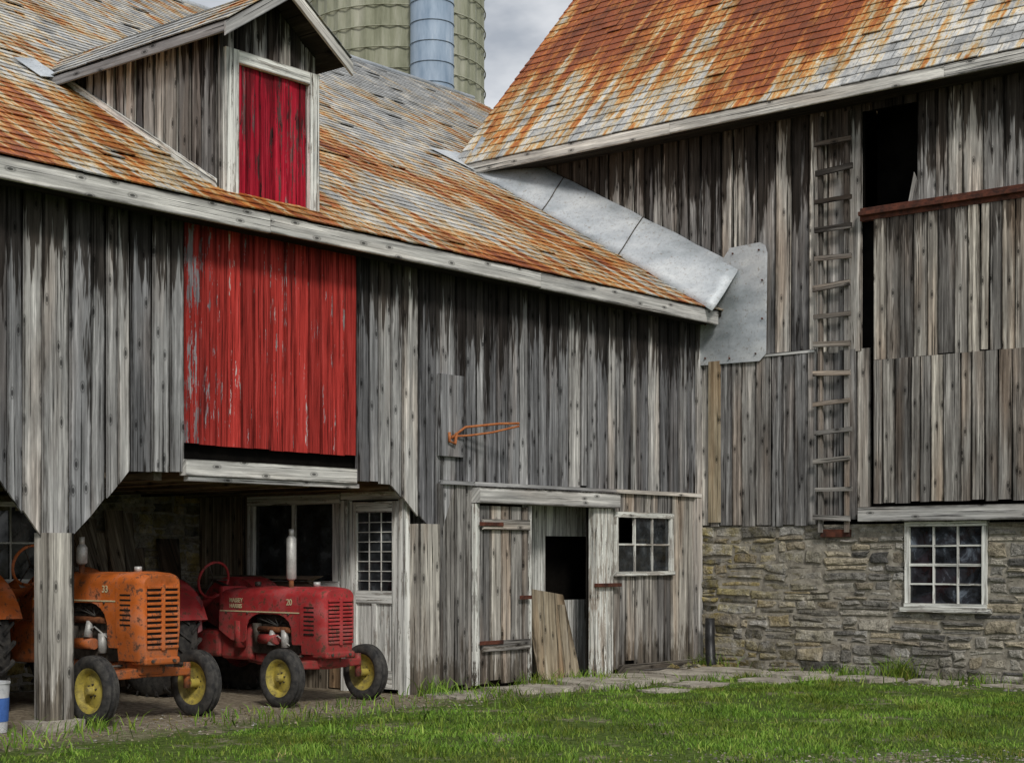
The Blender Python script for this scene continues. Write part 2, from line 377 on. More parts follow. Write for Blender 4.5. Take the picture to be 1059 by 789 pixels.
def tube(name,pts,rad,mat,parent=None,seg=14,caps=True):
    pts=[V(p) for p in pts]
    rad=rad if isinstance(rad,(list,tuple)) else [rad]*len(pts)
    vs=[];fs=[]
    prev=None
    for i,p in enumerate(pts):
        d=(pts[min(i+1,len(pts)-1)]-pts[max(i-1,0)]).normalized()
        if prev is None: x=d.orthogonal().normalized()
        else: x=(prev-d*prev.dot(d)).normalized()
        prev=x; y=d.cross(x)
        for k in range(seg):
            t=2*math.pi*k/seg; vs.append(p+(x*math.cos(t)+y*math.sin(t))*rad[i])
    for i in range(len(pts)-1):
        for k in range(seg):
            a=i*seg+k; b=i*seg+(k+1)%seg; fs.append((a,b,b+seg,a+seg))
    if caps: fs.append(tuple(range(seg-1,-1,-1))); fs.append(tuple(range((len(pts)-1)*seg,len(pts)*seg)))
    o=obj_from(name,vs,fs,mat,parent,smooth=True)
    for p_ in o.data.polygons:
        if len(p_.vertices)>4: p_.use_smooth=False
    return o
def lathe(name,prof,c,mat,parent=None,axis='y',seg=40,smooth=True):
    vs=[];fs=[];n=len(prof)
    for k in range(seg):
        t=2*math.pi*k/seg; ct,st=math.cos(t),math.sin(t)
        for r,h in prof:
            if axis=='y': vs.append((c[0]+r*ct,c[1]+h,c[2]+r*st))
            elif axis=='z': vs.append((c[0]+r*ct,c[1]+r*st,c[2]+h))
            else: vs.append((c[0]+h,c[1]+r*ct,c[2]+r*st))
    for k in range(seg):
        k2=(k+1)%seg
        for i in range(n-1): fs.append((k*n+i,k*n+i+1,k2*n+i+1,k2*n+i))
    o=obj_from(name,vs,fs,mat,parent,smooth=smooth)
    m=o.modifiers.new('e','EDGE_SPLIT'); m.split_angle=math.radians(40)
    return o

# ------------------------------------------------------------------ roof numbers
ES=0.59
EX,EZ=0.37,4.76
def wz(x): return EZ+ES*(EX-x)
RX=-10.5; RZ=wz(RX)
WY0,WY1=-16.0,7.0
BKX=2*RX-0.1

# ================================================================== WING
wing=empty('barn_wing')
mb=MB()
def wb(a):
    pts=[(-16,2.22),(-10.72,2.2),(-10.26,1.66),(-9.98,1.66),(-9.34,2.26),(-5.97,2.27),(-5.29,1.73),(-5.20,1.73),(-5.19,2.31),(0,2.31)]
    for (x0,y0),(x1,y1) in zip(pts[:-1],pts[1:]):
        if x0<=a<=x1: return y0+(y1-y0)*(a-x0)/(x1-x0)
    return 2.3
boards(mb,'x',0,WY0,0.0,wb,4.83,(0.12,0.26),holes=[(-8.74,-6.52,2.0,4.60)],extra=(-10.72,-10.26,-9.98,-9.34,-5.97,-5.29,-5.2),botj=0.02)
mb.build('upper_siding',WD,wing)
mb=MB()
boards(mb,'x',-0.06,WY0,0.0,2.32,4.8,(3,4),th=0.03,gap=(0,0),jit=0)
mb.build('siding_shade_backing',SHADE,wing)  # black sheet paints interior darkness behind the board gaps
mb=MB(); mb.box(0.020,0.050,-5.27,-4.86,2.60,3.50,r=.25); mb.build('patch_board',WD,wing)
mb=MB(); boards(mb,'x',0.02,-8.74,-6.52,2.54,4.60,(0.13,0.21),botj=0.008,jit=0.008,gap=(0.003,0.009)); mb.build('red_loft_door',RED,wing)
mb=MB(); mb.box(-0.03,0.07,-8.76,-6.55,2.25,2.40,'y',0.8); mb.box(-0.02,0.05,-8.72,-6.5,2.20,2.245,'y',0.5)
mb.build('loft_sill_beam',WT,wing)
mb=MB()
LH=[(-3.71,-2.45,0,2.1),(-2.0,-0.70,1.25,2.06),(-4.62,-3.71,0,2.1)]
boards(mb,'x',-0.01,-5.29,-0.02,lambda a:0.05,2.31,(0.12,0.23),holes=LH,extra=(-2.05,),botj=0.05)
mb.build('lower_siding',WL,wing)
mb=MB(); mb.box(0.02,0.05,-5.25,-4.70,2.29,2.335,'y'); mb.box(0.02,0.05,-1.98,-0.05,2.29,2.34,'y'); mb.box(0.02,0.055,-4.68,-2.0,2.29,2.335,'y')
mb.build('drip_board',WT,wing)
mb=MB(); boards(mb,'x',-0.065,-5.2,-0.02,0.0,2.3,(3,4),holes=[(-3.71,-2.45,-.1,2.1),(-2.0,-0.70,1.25,2.06)],th=0.02,gap=(0,0),jit=0,botj=0); mb.build('lower_shade_backing',WDARK,wing)  # dark-coloured sheet stands in for interior darkness behind the lower boards
mb=MB(); boards(mb,'x',0.045,-4.60,-3.73,0.05,2.07,(0.14,0.22),jit=0.008); mb.box(0.06,0.092,-4.58,-3.75,1.80,1.92,'y'); mb.box(0.06,0.092,-4.58,-3.75,0.42,0.54,'y')
mb.build('plank_door',WL,wing)
mb=MB(); mb.box(-0.05,0.13,-4.68,-2.02,2.10,2.27,'y',0.75); mb.build('door_lintel',WT,wing)
mb=MB(); mb.box(-0.04,0.05,-2.45,-2.06,0.02,2.09,'z',0.9); mb.box(-0.03,0.04,-3.72,-3.66,0.05,2.09,'z',0.6); mb.box(0.02,0.06,-4.70,-4.61,0.05,2.09,'z',0.6)
mb.build('door_posts',WHITE,wing)
for z,y0,y1 in ((1.84,-4.66,-4.25),(0.5,-4.66,-4.25),(1.12,-2.46,-1.96),(1.0,-3.95,-3.74)):
    bx('strap_hinge',0.095 if y0<-3 else 0.052,0.11,y0,y1,z,z+0.045,DRUST,wing,0.004)
def window(plane,pos,a0,a1,z0,z1,cols,rows,glass,frame,parent,name,fw=0.06,mw=0.018,off=0.02,broken=(),fr=.8):
    mb=MB()
    def b(A0,A1,Z0,Z1,o0,o1,gr):
        p=[PT(plane,pos,A0,Z0,o1),PT(plane,pos,A1,Z0,o1),PT(plane,pos,A1,Z1,o1),PT(plane,pos,A0,Z1,o1)]
        n=(V((1,0,0)) if plane=='x' else V((0,-1,0)))*-(o1-o0)
        if gr: p=[p[0],p[3],p[2],p[1]]
        mb.prism(p,n,fr)
    b(a0,a1,z1-fw,z1,off-.08,off+.012,True); b(a0,a1,z0,z0+fw*.8,off-.08,off+.03,True)
    b(a0,a0+fw,z0+fw*.8,z1-fw,off-.08,off+.01,False); b(a1-fw,a1,z0+fw*.8,z1-fw,off-.08,off+.01,False)
    A0,A1,Z0,Z1=a0+fw,a1-fw,z0+fw*.8,z1-fw
    for i in range(1,cols):
        x=A0+(A1-A0)*i/cols; b(x-mw/2,x+mw/2,Z0,Z1,off-.05,off-.012,False)
    for i in range(1,rows):
        z=Z0+(Z1-Z0)*i/rows; t=mw*(1.6 if rows>2 and i==rows//2 else 1); b(A0,A1,z-t/2,z+t/2,off-.05,off-.014,True)
    mb.build(name+'_frame',frame,parent)
    mb=MB()
    for i in range(cols):
        for j in range(rows):
            if (i,j) in broken: continue
            x0=A0+(A1-A0)*i/cols; x1=A0+(A1-A0)*(i+1)/cols; y0=Z0+(Z1-Z0)*j/rows; y1=Z0+(Z1-Z0)*(j+1)/rows
            t=[R(-.005,.005) for _ in range(4)]
            mb.prism([PT(plane,pos,x0,y0,off-.035+t[0]),PT(plane,pos,x1,y0,off-.035+t[1]),PT(plane,pos,x1,y1,off-.035+t[2]),PT(plane,pos,x0,y1,off-.035+t[3])],(V((-1,0,0)) if plane=='x' else V((0,1,0)))*.004)
    mb.build(name+'_panes',glass,parent)
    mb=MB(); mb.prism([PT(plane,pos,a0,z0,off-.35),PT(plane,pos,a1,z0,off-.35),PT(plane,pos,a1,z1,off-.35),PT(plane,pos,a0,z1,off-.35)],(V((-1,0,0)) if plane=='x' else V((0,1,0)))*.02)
    mb.build(name+'_shade_sheet',SHADE,parent)  # black sheet behind the panes, painting the unlit room
window('x',0,-2.0,-0.70,1.25,2.06,3,2,GLASS,WHITE,wing,'side_window',0.07,0.025,0.03,broken=((0,1),))
mb=MB(); mb.box(-0.03,0.035,-0.16,-0.0,0.1,4.8,'z',0.9); mb.box(-0.02,0.024,-0.30,-0.17,2.34,4.8,'z',0.3); mb.build('corner_board',WD,wing)
mb=MB(); mb.box(0.0,0.12,-1.9,-0.25,0.0,0.13,'y'); mb.box(0.02,0.28,-1.6,-0.4,0.0,0.06,'y'); mb.build('base_plank',WL,wing)
mb=MB(); mb.box(-0.11,0.08,-10.26,-9.99,0.0,1.70,'z',0.8)
mb.box(-0.12,0.06,-5.60,-5.27,0.0,1.85,'z',0.85); mb.box(-0.1,0.1,-15.9,-15.6,0,2.3,'z'); mb.box(-0.08,0.04,-5.27,-5.2,0.0,2.3,'z')
mb.build('bay_posts',WL,wing)
mb=MB(); mb.box(-0.15,0.16,-10.36,-9.93,0,0.09); mb.build('post_footing',CONC,wing)
# bay interior
mb=MB(); stones(mb,'x',-3.6,-16,-5.6,0,2.3,holes=[(-8.75,-7.75,1.2,2.1)]); mb.build('bay_stone_wall',STONE,wing)
bx('bay_mortar',-3.9,-3.612,-16,-5.6,0,1.2,MORT,wing,0); bx('bay_mortar_top',-3.9,-3.612,-16,-8.75,1.2,2.3,MORT,wing,0)
bx('bay_mortar_right',-3.9,-3.612,-7.75,-5.6,1.2,2.3,MORT,wing,0)
window('x',-3.6,-8.75,-7.75,1.2,2.1,2,2,GLASS,WHITE2,wing,'bay_window')
mb=MB(); boards(mb,'y',-5.62,-3.6,-0.1,0.0,2.3,(0.15,0.25),holes=[(-2.66,-1.10,1.13,2.2),(-1.02,-0.12,0,2.16)],extra=(-1.1,)); mb.build('partition_siding',WMID,wing)
mb=MB(); 
for i in range(12): 
    x0=-3.3+R(-.2,.3); y0=-5.84-R(0,.14); z0=0.4+i*0.075; t=R(-.03,.03)
    mb.prism([(x0,y0,z0+t),(x0,y0,z0+.055+t),(-1.35+R(-.3,.2),y0,z0+.055-t),(-1.35,y0,z0-t)],(0,.12,0))
mb.build('stacked_lumber',WMID,wing)
mb=MB()
for i in range(7):
    y=-6.1-R(0,1.4); h=R(1.2,2.1); mb.prism([(-3.15,y,0.02),(-3.15,y+R(.05,.14),0.02),(-3.5,y+R(.0,.3)+.1,h),(-3.5,y+R(-.1,.1),h)],(-.03,0,0))
mb.build('leaning_planks',WMID,wing)
window('y',-5.62,-2.66,-1.10,1.13,2.2,2,1,GLASS,WHITE2,wing,'partition_window',0.11,0.06,0.05)
mb=MB(); P5=-5.66
mb.box(-1.06,-0.97,P5-.03,P5+.06,0,2.2,r=.9); mb.box(-0.17,-0.08,P5-.03,P5+.06,0,2.2,r=.9); mb.box(-1.06,-0.08,P5-.032,P5+.06,2.12,2.24,'x',r=.9)
mb.box(-0.96,-0.85,P5-.005,P5+.04,0.05,2.1,r=.9); mb.box(-0.29,-0.18,P5-.005,P5+.04,0.05,2.1,r=.9)
mb.box(-0.85,-0.29,P5-.003,P5+.04,1.98,2.1,'x',r=.9); mb.box(-0.85,-0.29,P5-.003,P5+.04,0.98,1.12,'x',r=.9); mb.box(-0.85,-0.29,P5-.003,P5+.04,0.05,0.25,'x',r=.9)
mb.box(-0.60,-0.54,P5-.003,P5+.04,0.25,0.98,r=.9)
mb.box(-0.85,-0.29,P5+.02,P5+.035,0.25,0.98,r=.8)
for i in range(1,8): z=1.12+0.86*i/8; mb.box(-0.85,-0.29,P5+.020,P5+.03,z-.005,z+.005,'x',r=.5)
for xx in (-.665,-.48): mb.box(xx-.005,xx+.005,P5+.018,P5+.028,1.12,1.98,r=.5)
mb.build('glazed_door',WHITE2,wing)
bx('door_glass',-0.86,-0.28,P5+.032,P5+.038,1.11,1.99,GLASS,wing,0)
bx('door_shade_sheet',-0.95,-0.2,P5+.06,P5+.08,0.1,2.1,SHADE,wing,0)  # black sheet paints the darkness behind the door glass
bx('door_knob',-0.93,-0.89,P5-.05,P5-.005,0.98,1.02,IRON,wing,.008)
mb=MB(); mb.box(-9,-0.09,WY0,-5.55,2.36,2.40,'y'); mb.box(-9,-0.09,-5.55,-0.02,2.36,2.40,'y')
y=-15.8
while y<-5.7: mb.box(-3.6,-0.13,y,y+0.09,2.20,2.355,'x'); y+=0.62
mb.build('loft_floor',WMID,wing)
mb=MB(); boards(mb,'x',-0.50,-5.2,-0.5,0.02,2.3,(0.2,0.3),gap=(0.002,0.006),holes=[(-2.75,-1.9,.95,1.75)]); mb.build('whitewashed_partition',WHITE2,wing)
bx('partition_shade_sheet',-.72,-.68,-3.0,-1.5,.7,2.0,SHADE,wing,0)  # black sheet paints the darkness seen through the partition hole
mb=MB(); mb.prism([(-0.12,-3.30,0.02),(-0.12,-2.50,0.02),(-0.40,-2.50,1.02),(-0.40,-3.25,1.12)],(-0.02,0,-.01),0.45)
mb.prism([(-0.08,-2.85,0.02),(-0.08,-2.72,0.02),(-0.36,-2.52,.9),(-0.36,-2.66,.9)],(-0.02,0,-.01),0.3); mb.build('leaning_board',OCH,wing)
mb=MB(); mb.box(-.47,-.1,-5.25,-5.2,0,2.3); mb.box(-.47,-.1,-.5,-.45,0,2.3); mb.build('store_room_sides',WHITE,wing)
mb=MB(); mb.box(BKX-.1,BKX-.05,WY0,WY1,0,4.9,'z',0.5)
for yy,tt in ((WY0,.05),(WY1,-.05)):
    mb.prism([(BKX-.05,yy,0),(-.03,yy,0),(-.03,yy,4.9),(BKX-.05,yy,4.9)],(0,tt,0)); mb.prism([(BKX-.05,yy,4.9),(-.03,yy,4.9),(RX,yy,RZ-.1),(RX-.01,yy,RZ-.1)],(0,tt,0))
mb.build('rear_walls',WB,wing)
sl=V((RX-EX,0,RZ-EZ)); L=sl.length
mb=MB()
mb.prism([(EX,WY0-.3,EZ-.012),(EX,0.0,EZ-.012),(RX,0.0,RZ-.012),(RX,WY0-.3,RZ-.012)],(0,0,-.06),mi=1)
mb.prism([(-3.7,0.0,wz(-3.7)-.012),(-3.7,WY1+.3,wz(-3.7)-.012),(RX,WY1+.3,RZ-.012),(RX,0.0,RZ-.012)],(0,0,-.06),mi=1)
mb.prism([(RX,WY0-.3,RZ),(RX,WY1+.3,RZ),(BKX-.4,WY1+.3,EZ-.1),(BKX-.4,WY0-.3,EZ-.1)],(0,0,-.06),mi=0)
shingles(mb,(EX+.02,WY0-.3,EZ),(0,1,0),sl,WY1-WY0+.6,L,0.175,0.26,cond=lambda P:not(P.y>-0.02 and P.x>-3.8) and P.y>-13.5)
mb.build('wing_roof',[SH_W,WDARK],wing)
mb=MB(); 
for y0,y1 in ((-16.3,-12.1),(-12.1,-8.0),(-8.0,-3.9),(-3.9,-0.15)):
    mb.box(EX-.03,EX+.005,y0+.002,y1-.002,EZ-.185+R(-.006,.006),EZ-.012,'y',R(.7,1))
mb.build('wing_fascia',WT,wing)
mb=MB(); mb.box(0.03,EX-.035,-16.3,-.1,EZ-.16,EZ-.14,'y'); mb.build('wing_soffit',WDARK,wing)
tube('ridge_cap',[(RX,WY0-.3,RZ+.02),(RX,WY1+.3,RZ+.02)],0.06,METAL,wing,8)

# dormer
D0,D1,DC=-8.33,-7.07,-7.72; DZE,DZR=6.47,7.02
DB=-(6.47-EZ)/ES+EX
dk=(DZR-DZE)/(DC+8.52)
mb=MB()
boards(mb,'x',0.0,D0,D1,4.9,lambda a:DZR-.06-dk*abs(a-DC),(0.12,0.2),holes=[(-8.12,-7.2,4.98,6.22)],extra=(DC,))
boards(mb,'y',D0,-3.2,-0.03,lambda a:wz(a)-.05,6.52,(0.13,0.22))
boards(mb,'x',-0.05,D0+.03,D1,4.9,lambda a:DZR-.1-dk*abs(a-DC),(0.6,0.7),th=.02,gap=(0,0),extra=(DC,),jit=0)
mb.prism([(-3.2,D1,5.0),(-0.02,D1,4.9),(-0.02,D1,6.5),(-3.2,D1,6.5)],(0,-.03,0))
mb.build('dormer_siding',WB,wing)
mb=MB(); mb.prism([(-3.0,D0+.06,4.9),(-0.06,D0+.06,4.9),(-0.06,D0+.06,6.5),(-3.0,D0+.06,6.5)],(0,.02,0)); mb.build('dormer_shade_backing',WDARK,wing)  # dark-coloured sheet stands in for darkness inside the dormer
mb=MB(); boards(mb,'x',0.0,-8.12,-7.2,4.98,6.22,(0.13,0.2),jit=0.012,gap=(.004,.012)); mb.build('dormer_door',CRIM,wing)
mb=MB(); mb.box(0.01,0.06,-8.28,-8.12,4.93,6.34,'z',.9); mb.box(0.01,0.06,-7.2,-7.07,4.93,6.34,'z',.9); mb.box(0.012,0.064,-8.12,-7.2,6.22,6.34,'y',.9)
mb.build('dormer_door_frame',WHITE2,wing)
mb=MB(); mb.prism([(DB,D0-.03,wz(DB)+.02),(DB,D0-.03,wz(DB)+.10),(0.0,D0-.03,wz(0)+.10),(0.0,D0-.03,wz(0)+.02)],(0,.02,0),.9); mb.build('dormer_base_trim',WHITE2,wing)
mb=MB()
for sgn in (-1,1):
    e=V((0.36,DC+sgn*.80,DZR-dk*.80)); rd=V((0.36,DC,DZR)); bk=V((-3.9,0,0))
    mb.prism([e,rd,rd+bk,e+bk],(0,0,-.05),mi=1)
    shingles(mb,e+V((.02,0,.012)),(-1,0,0),rd-e,4.1,(rd-e).length,0.175,0.26)
mb.build('dormer_roof',[SH_D,WDARK],wing)
mb=MB()
for sgn in (-1,1):
    e=V((0.37,DC+sgn*.82,DZR-dk*.82)); rd=V((0.37,DC,DZR)); 
    mb.prism([e+V((0,0,-.14)),e+V((0,0,-.01)),rd+V((0,0,-.01)),rd+V((0,0,-.14))],(-.025,0,0))
e=V((0.36,DC-.81,DZR-dk*.81)); mb.prism([e+V((-3,0,-.1)),e+V((-3,0,-.005)),e+V((0,0,-.005)),e+V((0,0,-.1))],(0,.02,0))
mb.build('dormer_fascia',WT,wing)
obj_from('dormer_corner_flashing',[(DB-.35,D0-.35,wz(DB-.35)+.05),(DB+.15,D0-.35,wz(DB+.15)+.05),(DB+.15,D0-.1,wz(DB+.15)+.09),(DB-.35,D0-.1,wz(DB-.35)+.09)],[(0,1,2,3)],METAL,wing,solid=.006)

# ================================================================== BARN
barn=empty('stone_base_barn')
BX1=10.0
mb=MB(); WH=(2.99,4.04,0.88,1.92)
stones(mb,'y',0,0.0,BX1,0.0,1.90,holes=[WH]); mb.build('stone_foundation',STONE,barn)
for i,(a,b,c,d) in enumerate(((0,2.99,0,1.9),(4.04,BX1,0,1.9),(2.99,4.04,0,0.88))):
    bx('mortar_core',a,b,0.006,0.5,c,d,MORT,barn,0)
window('y',0,2.99,4.04,0.88,1.92,3,4,GLASSB,WHITE2,barn,'foundation_window',0.06,0.022,0.03)
mb=MB(); mb.box(2.94,4.10,-.07,.05,0.82,0.88,'x',.7); mb.build('window_sill',WHITE,barn)
mb=MB(); 
boards(mb,'y',0,-4.1,2.40,lambda a: wz(a)-.1 if a<0 else 4.08,7.35,(0.13,0.28),extra=(0.0,))
boards(mb,'y',-0.0,2.40,BX1,lambda a:5.7,7.35,(0.13,0.28),holes=[(2.40,3.14,5.5,7.06)])
boards(mb,'y',-0.025,0.0,1.78,1.90,4.12,(0.14,0.26)); boards(mb,'y',0,1.78,2.52,1.95,4.1,(0.13,0.22))
mb.build('barn_siding',WB,barn)
mb=MB(); mb.box(0.16,0.34,-.066,-.03,1.95,4.1,'z',.6); mb.build('light_board',OCH,barn)
mb=MB(); boards(mb,'y',0.06,-4.0,BX1,1.95,7.3,(3,4),th=.02,gap=(0,0),jit=0,botj=0,holes=[(2.40,3.14,5.86,7.06)]); mb.build('barn_shade_backing',SHADE,barn)  # black sheet paints barn interior darkness behind the siding
bx('loft_shade_sheet',2.3,3.3,0.6,0.65,5.5,7.3,SHADE,barn,0)  # black sheet paints the darkness inside the loft opening
mb=MB(); mb.prism([(3.02,-.01,5.82),(3.16,-.01,5.82),(3.16,-.01,6.05),(3.10,-.01,6.2)],(0,.02,0)); mb.build('broken_board',WB,barn)
mb=MB(); boards(mb,'y',-0.09,2.60,6.4,3.93,5.68,(0.12,0.22),jit=.012); boards(mb,'y',-0.10,2.60,6.4,2.16,3.925,(0.12,0.22),jit=.012)
mb.build('sliding_barn_door',WB2,barn)
bx('sliding_door_shade_sheet',2.62,6.38,-.085,-.075,2.18,5.66,SHADE,barn,0)  # black sheet paints shade into the gaps of the sliding door
mb=MB(); mb.box(2.42,BX1,-.16,-.02,1.93,2.11,'x',.6); mb.box(0.0,1.75,-.05,0.0,4.10,4.14,'x',.6); mb.build('sill_beam',WT,barn)
bx('sliding_door_rail',2.42,6.6,-.16,-.11,5.73,5.78,DRUST,barn,.005)
bx('rail_board',2.42,6.6,-.105,-.02,5.67,5.83,DRUST,barn,.005)
BE=7.30; bk=1.10
br_s=V((0,4.4,4.4*bk)); 
mb=MB()
mb.prism([(-4.15,-.42,BE-.012),(BX1+.3,-.42,BE-.012),(BX1+.3,3.98,BE-.012+4.4*bk),(-4.15,3.98,BE-.012+4.4*bk)],(0,0,-.08),mi=1)
mb.prism([(-4.15,3.98,BE+4.4*bk),(BX1+.3,3.98,BE+4.4*bk),(BX1+.3,8,14.0),(-4.15,8,14.0)],(0,0,-.08),mi=0)
mb.prism([(-4.15,8,14.0),(BX1+.3,8,14.0),(BX1+.3,12.02,BE+4.4*bk),(-4.15,12.02,BE+4.4*bk)],(0,0,-.08),mi=0)
mb.prism([(-4.15,12.02,BE+4.4*bk),(BX1+.3,12.02,BE+4.4*bk),(BX1+.3,16.4,BE),(-4.15,16.4,BE)],(0,0,-.08),mi=0)
shingles(mb,(-4.15,-.44,BE),(1,0,0),br_s,BX1+4.4,br_s.length,0.185,0.26)
mb.build('barn_roof',[SH_B,WDARK],barn)
mb=MB()
for a,b in ((-3.95,-.2),(-.2,3.7),(3.7,7.4),(7.4,BX1+.3)):
    mb.box(a+.002,b-.002,-.46,-.425,BE-.16+R(-.004,.004),BE-.014,'x',R(.8,1))
mb.build('barn_fascia',WT,barn)
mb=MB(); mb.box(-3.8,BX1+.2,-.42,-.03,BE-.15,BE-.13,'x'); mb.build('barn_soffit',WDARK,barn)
mb=MB()
for x in (-4.05,BX1):
    mb.prism([(x,0.1,0),(x,16,0),(x,16,7.4),(x,0.1,7.4)],(.05,0,0)); mb.prism([(x,0.1,7.4),(x,16,7.4),(x,12,12.0),(x,4,12.0)],(.05,0,0)); mb.prism([(x,4,12.0),(x,12,12.0),(x,8.01,13.85),(x,7.99,13.85)],(.05,0,0))
mb.box(-4,BX1,15.95,16,0,7.4)
mb.build('gable_walls',WB,barn)
fv=[];ff=[]
N_=26
for i in range(N_+1):
    x=0.52-(4.4)*i/N_; t=i/N_; hh=0.66-0.12*t; lo=V((x-.02,-.50+.06*t,wz(x)+.035)); up=V((x+.12*(1-t),-.035,wz(x)+hh))
    if i==0: lo.z-=.02
    m1=lo.lerp(up,.45)+V((0,-.035,-.05)); 
    for p_ in (lo,lo.lerp(m1,.5)+V((0,-.01,-.015)),m1,m1.lerp(up,.5)+V((0,-.02,-.02)),up):
        fv.append(p_+V((0,0,0.022*mnoise.noise(p_*2.5))))
    if i:
        for k in range(4): b=(i-1)*5+k; ff.append((b,b+1,b+6,b+5))
obj_from('valley_flashing',fv,ff,METAL,barn,smooth=True,solid=.006)
for i in (9,17):
    pts=[fv[i*5+k]+V((0,-.006,.008)) for k in range(5)]; tube('flashing_seam',pts,.008,IRON,barn,6)
obj_from('valley_sheet',[(-3.6,-.45,wz(-3.6)+.05),(-4.3,-.75,wz(-4.3)+.05),(-5.6,4.5,wz(-5.6)+.05),(-4.1,4.5,wz(-4.1)+.4)],[(0,1,2,3)],METAL,barn,solid=.006)
vs=[(0.42,5.48),(0.20,5.20),(0.06,4.9),(0.02,4.06),(0.95,4.05),(1.05,4.14),(1.07,5.45),(1.04,5.55),(0.96,5.60),(0.5,5.58)]
n_=len(vs); V3=[(x,-.075+.01*math.sin(z*5),z) for x,z in vs]+[(x,-.069+.01*math.sin(z*5),z) for x,z in vs]
obj_from('metal_wall_sheet',V3,[tuple(range(n_)),tuple(range(2*n_-1,n_-1,-1))]+[(i,(i+1)%n_,(i+1)%n_+n_,i+n_) for i in range(n_)],METAL,barn)
for x,z in ((.12,4.15),(.5,4.12),(.9,4.15),(1.0,4.6),(1.0,5.1),(.95,5.5),(.55,5.5),(.12,4.6)): tube('sheet_nail',[(x,-.09,z),(x,-.07,z)],.012,DRUST,barn,6)

# ladder
lad=empty('wooden_ladder')
mb=MB(); mb.box(1.83,1.88,-.10,-.04,1.80,7.08,r=.35); mb.box(2.20,2.25,-.10,-.04,1.80,7.08,r=.3)
z=1.95
while z<7.05:
    t=R(-.018,.018); o=R(-.02,.02); hh=R(.05,.08)
    mb.prism([(1.79+o,-.135,z+t),(1.79+o,-.135,z+hh+t),(2.31+o,-.135,z+hh-t),(2.31+o,-.135,z-t)],(0,.03,0),R(.1,.75)); z+=0.365
mb.build('rails_and_rungs',WB2,lad)
bx('ladder_foot_bracket',1.84,2.25,-.06,0,1.74,1.84,DRUST,lad,.005)
hk=empty('iron_hook_bracket')
tube('bar',[(0.05,-5.08,2.80),(0.10,-4.9,2.93),(0.3,-4.55,2.98),(0.42,-4.35,2.99)],.014,ORUST,hk)
tube('curve',[(0.05,-5.08,2.82),(0.12,-4.85,2.84),(0.25,-4.62,2.88),(0.42,-4.35,2.96)],.012,ORUST,hk)
tube('hook',[(0.06,-5.0,2.86),(0.09,-5.06,2.74),(0.08,-5.14,2.76),(0.06,-5.12,2.86)],.018,ORUST,hk)
tube('black_drain_pipe',[(0.30,-.24,0.68),(0.30,-.24,0.4),(0.33,-.27,0.16),(0.40,-.36,0.03)],[.065,.065,.07,.075],BLACK,None,16)

# silo
silo=empty('farm_silo',(-22.9,17.8,0))
g=G('silo_panels',0.6,0.3); p=g.obj()
c=g.ramp(g.noise(g.map(p,(1,1,.15)),2.0,5,.7),[(0.3,(0.15,0.16,0.10)),(0.5,(0.28,0.29,0.21)),(0.68,(0.43,0.43,0.35))])
g.col(c); g.bump(g.noise(p,6,3,.6),.3,.02); SILO=g.m
g=G('chute_paint',0.5,0.4); p=g.obj()
g.col(g.ramp(g.noise(g.map(p,(2,2,.4)),2,4,.6),[(0.3,(0.18,0.25,0.34)),(0.6,(0.31,0.39,0.49)),(0.75,(0.46,0.51,0.57))])); CHU=g.m
SR=2.72
NS=72; vs=[];fs=[]
for k in range(NS):
    t=2*math.pi*k/NS; rr=SR+.03 if k%2 else SR-.03
    for z in (0,22): vs.append((rr*math.cos(t),rr*math.sin(t),z))
for k in range(NS):
    k2=(k+1)%NS; fs.append((2*k,2*k2,2*k2+1,2*k+1))
obj_from('silo_barrel',vs,fs,SILO,silo)
for i in range(35): tube('hoop',[((SR+.06)*math.cos(2*math.pi*k/48),(SR+.06)*math.sin(2*math.pi*k/48),.4+i*.62) for k in range(49)],.022,SILO,silo,6,False)
lathe('silo_dome',[(SR+.1,0),(2.5,.8),(1.8,1.6),(.9,2.1),(0,2.3)],(0,0,22),METAL,silo,'z')
cd=V((11.89+22.9,-18.2-17.8,0)).normalized(); side=V((-cd.y,cd.x,0))
cc=cd*2.9+side*1.05
tube('chute',[(cc.x,cc.y,0),(cc.x,cc.y,22.5)],.64,CHU,silo,32)
for i in range(37): tube('chute_seam',[(cc.x+.65*math.cos(2*math.pi*k/32),cc.y+.65*math.sin(2*math.pi*k/32),.3+i*.6) for k in range(33)],.018,CHU,silo,6,False)

# ================================================================== TRACTORS
def outline(w,zb,zt,rc,taper=1.0,n=7):
    pts=[(-w/2*taper,zb),(-w/2,zb+(zt-zb)*.35)]
    for i in range(n+1):
        t=math.pi-(math.pi/2)*i/n; pts.append((-w/2+rc+rc*math.cos(t),zt-rc+rc*.8*math.sin(t)))
    pts+=[(0,zt-rc+rc*.8+.014)]
    pts+=[(-y,z) for y,z in reversed(pts[:-1])]
    return pts
def extr(name,secs,mat,parent,bevel=.012,smooth=False):
    vs=[];fs=[];n=len(secs[0][1])
    for x,ol in secs:
        for y,z in ol: vs.append((x,y,z))
    for i in range(len(secs)-1):
        for k in range(n):
            k2=(k+1)%n; fs.append((i*n+k,i*n+k2,(i+1)*n+k2,(i+1)*n+k))
    fs.append(tuple(range(n-1,-1,-1))); fs.append(tuple(range((len(secs)-1)*n,len(secs)*n)))
    o=obj_from(name,vs,fs,mat,parent,smooth=True,bevel=bevel,seg=3)
    m=o.modifiers.new('w','WEIGHTED_NORMAL'); m.keep_sharp=True
    return o
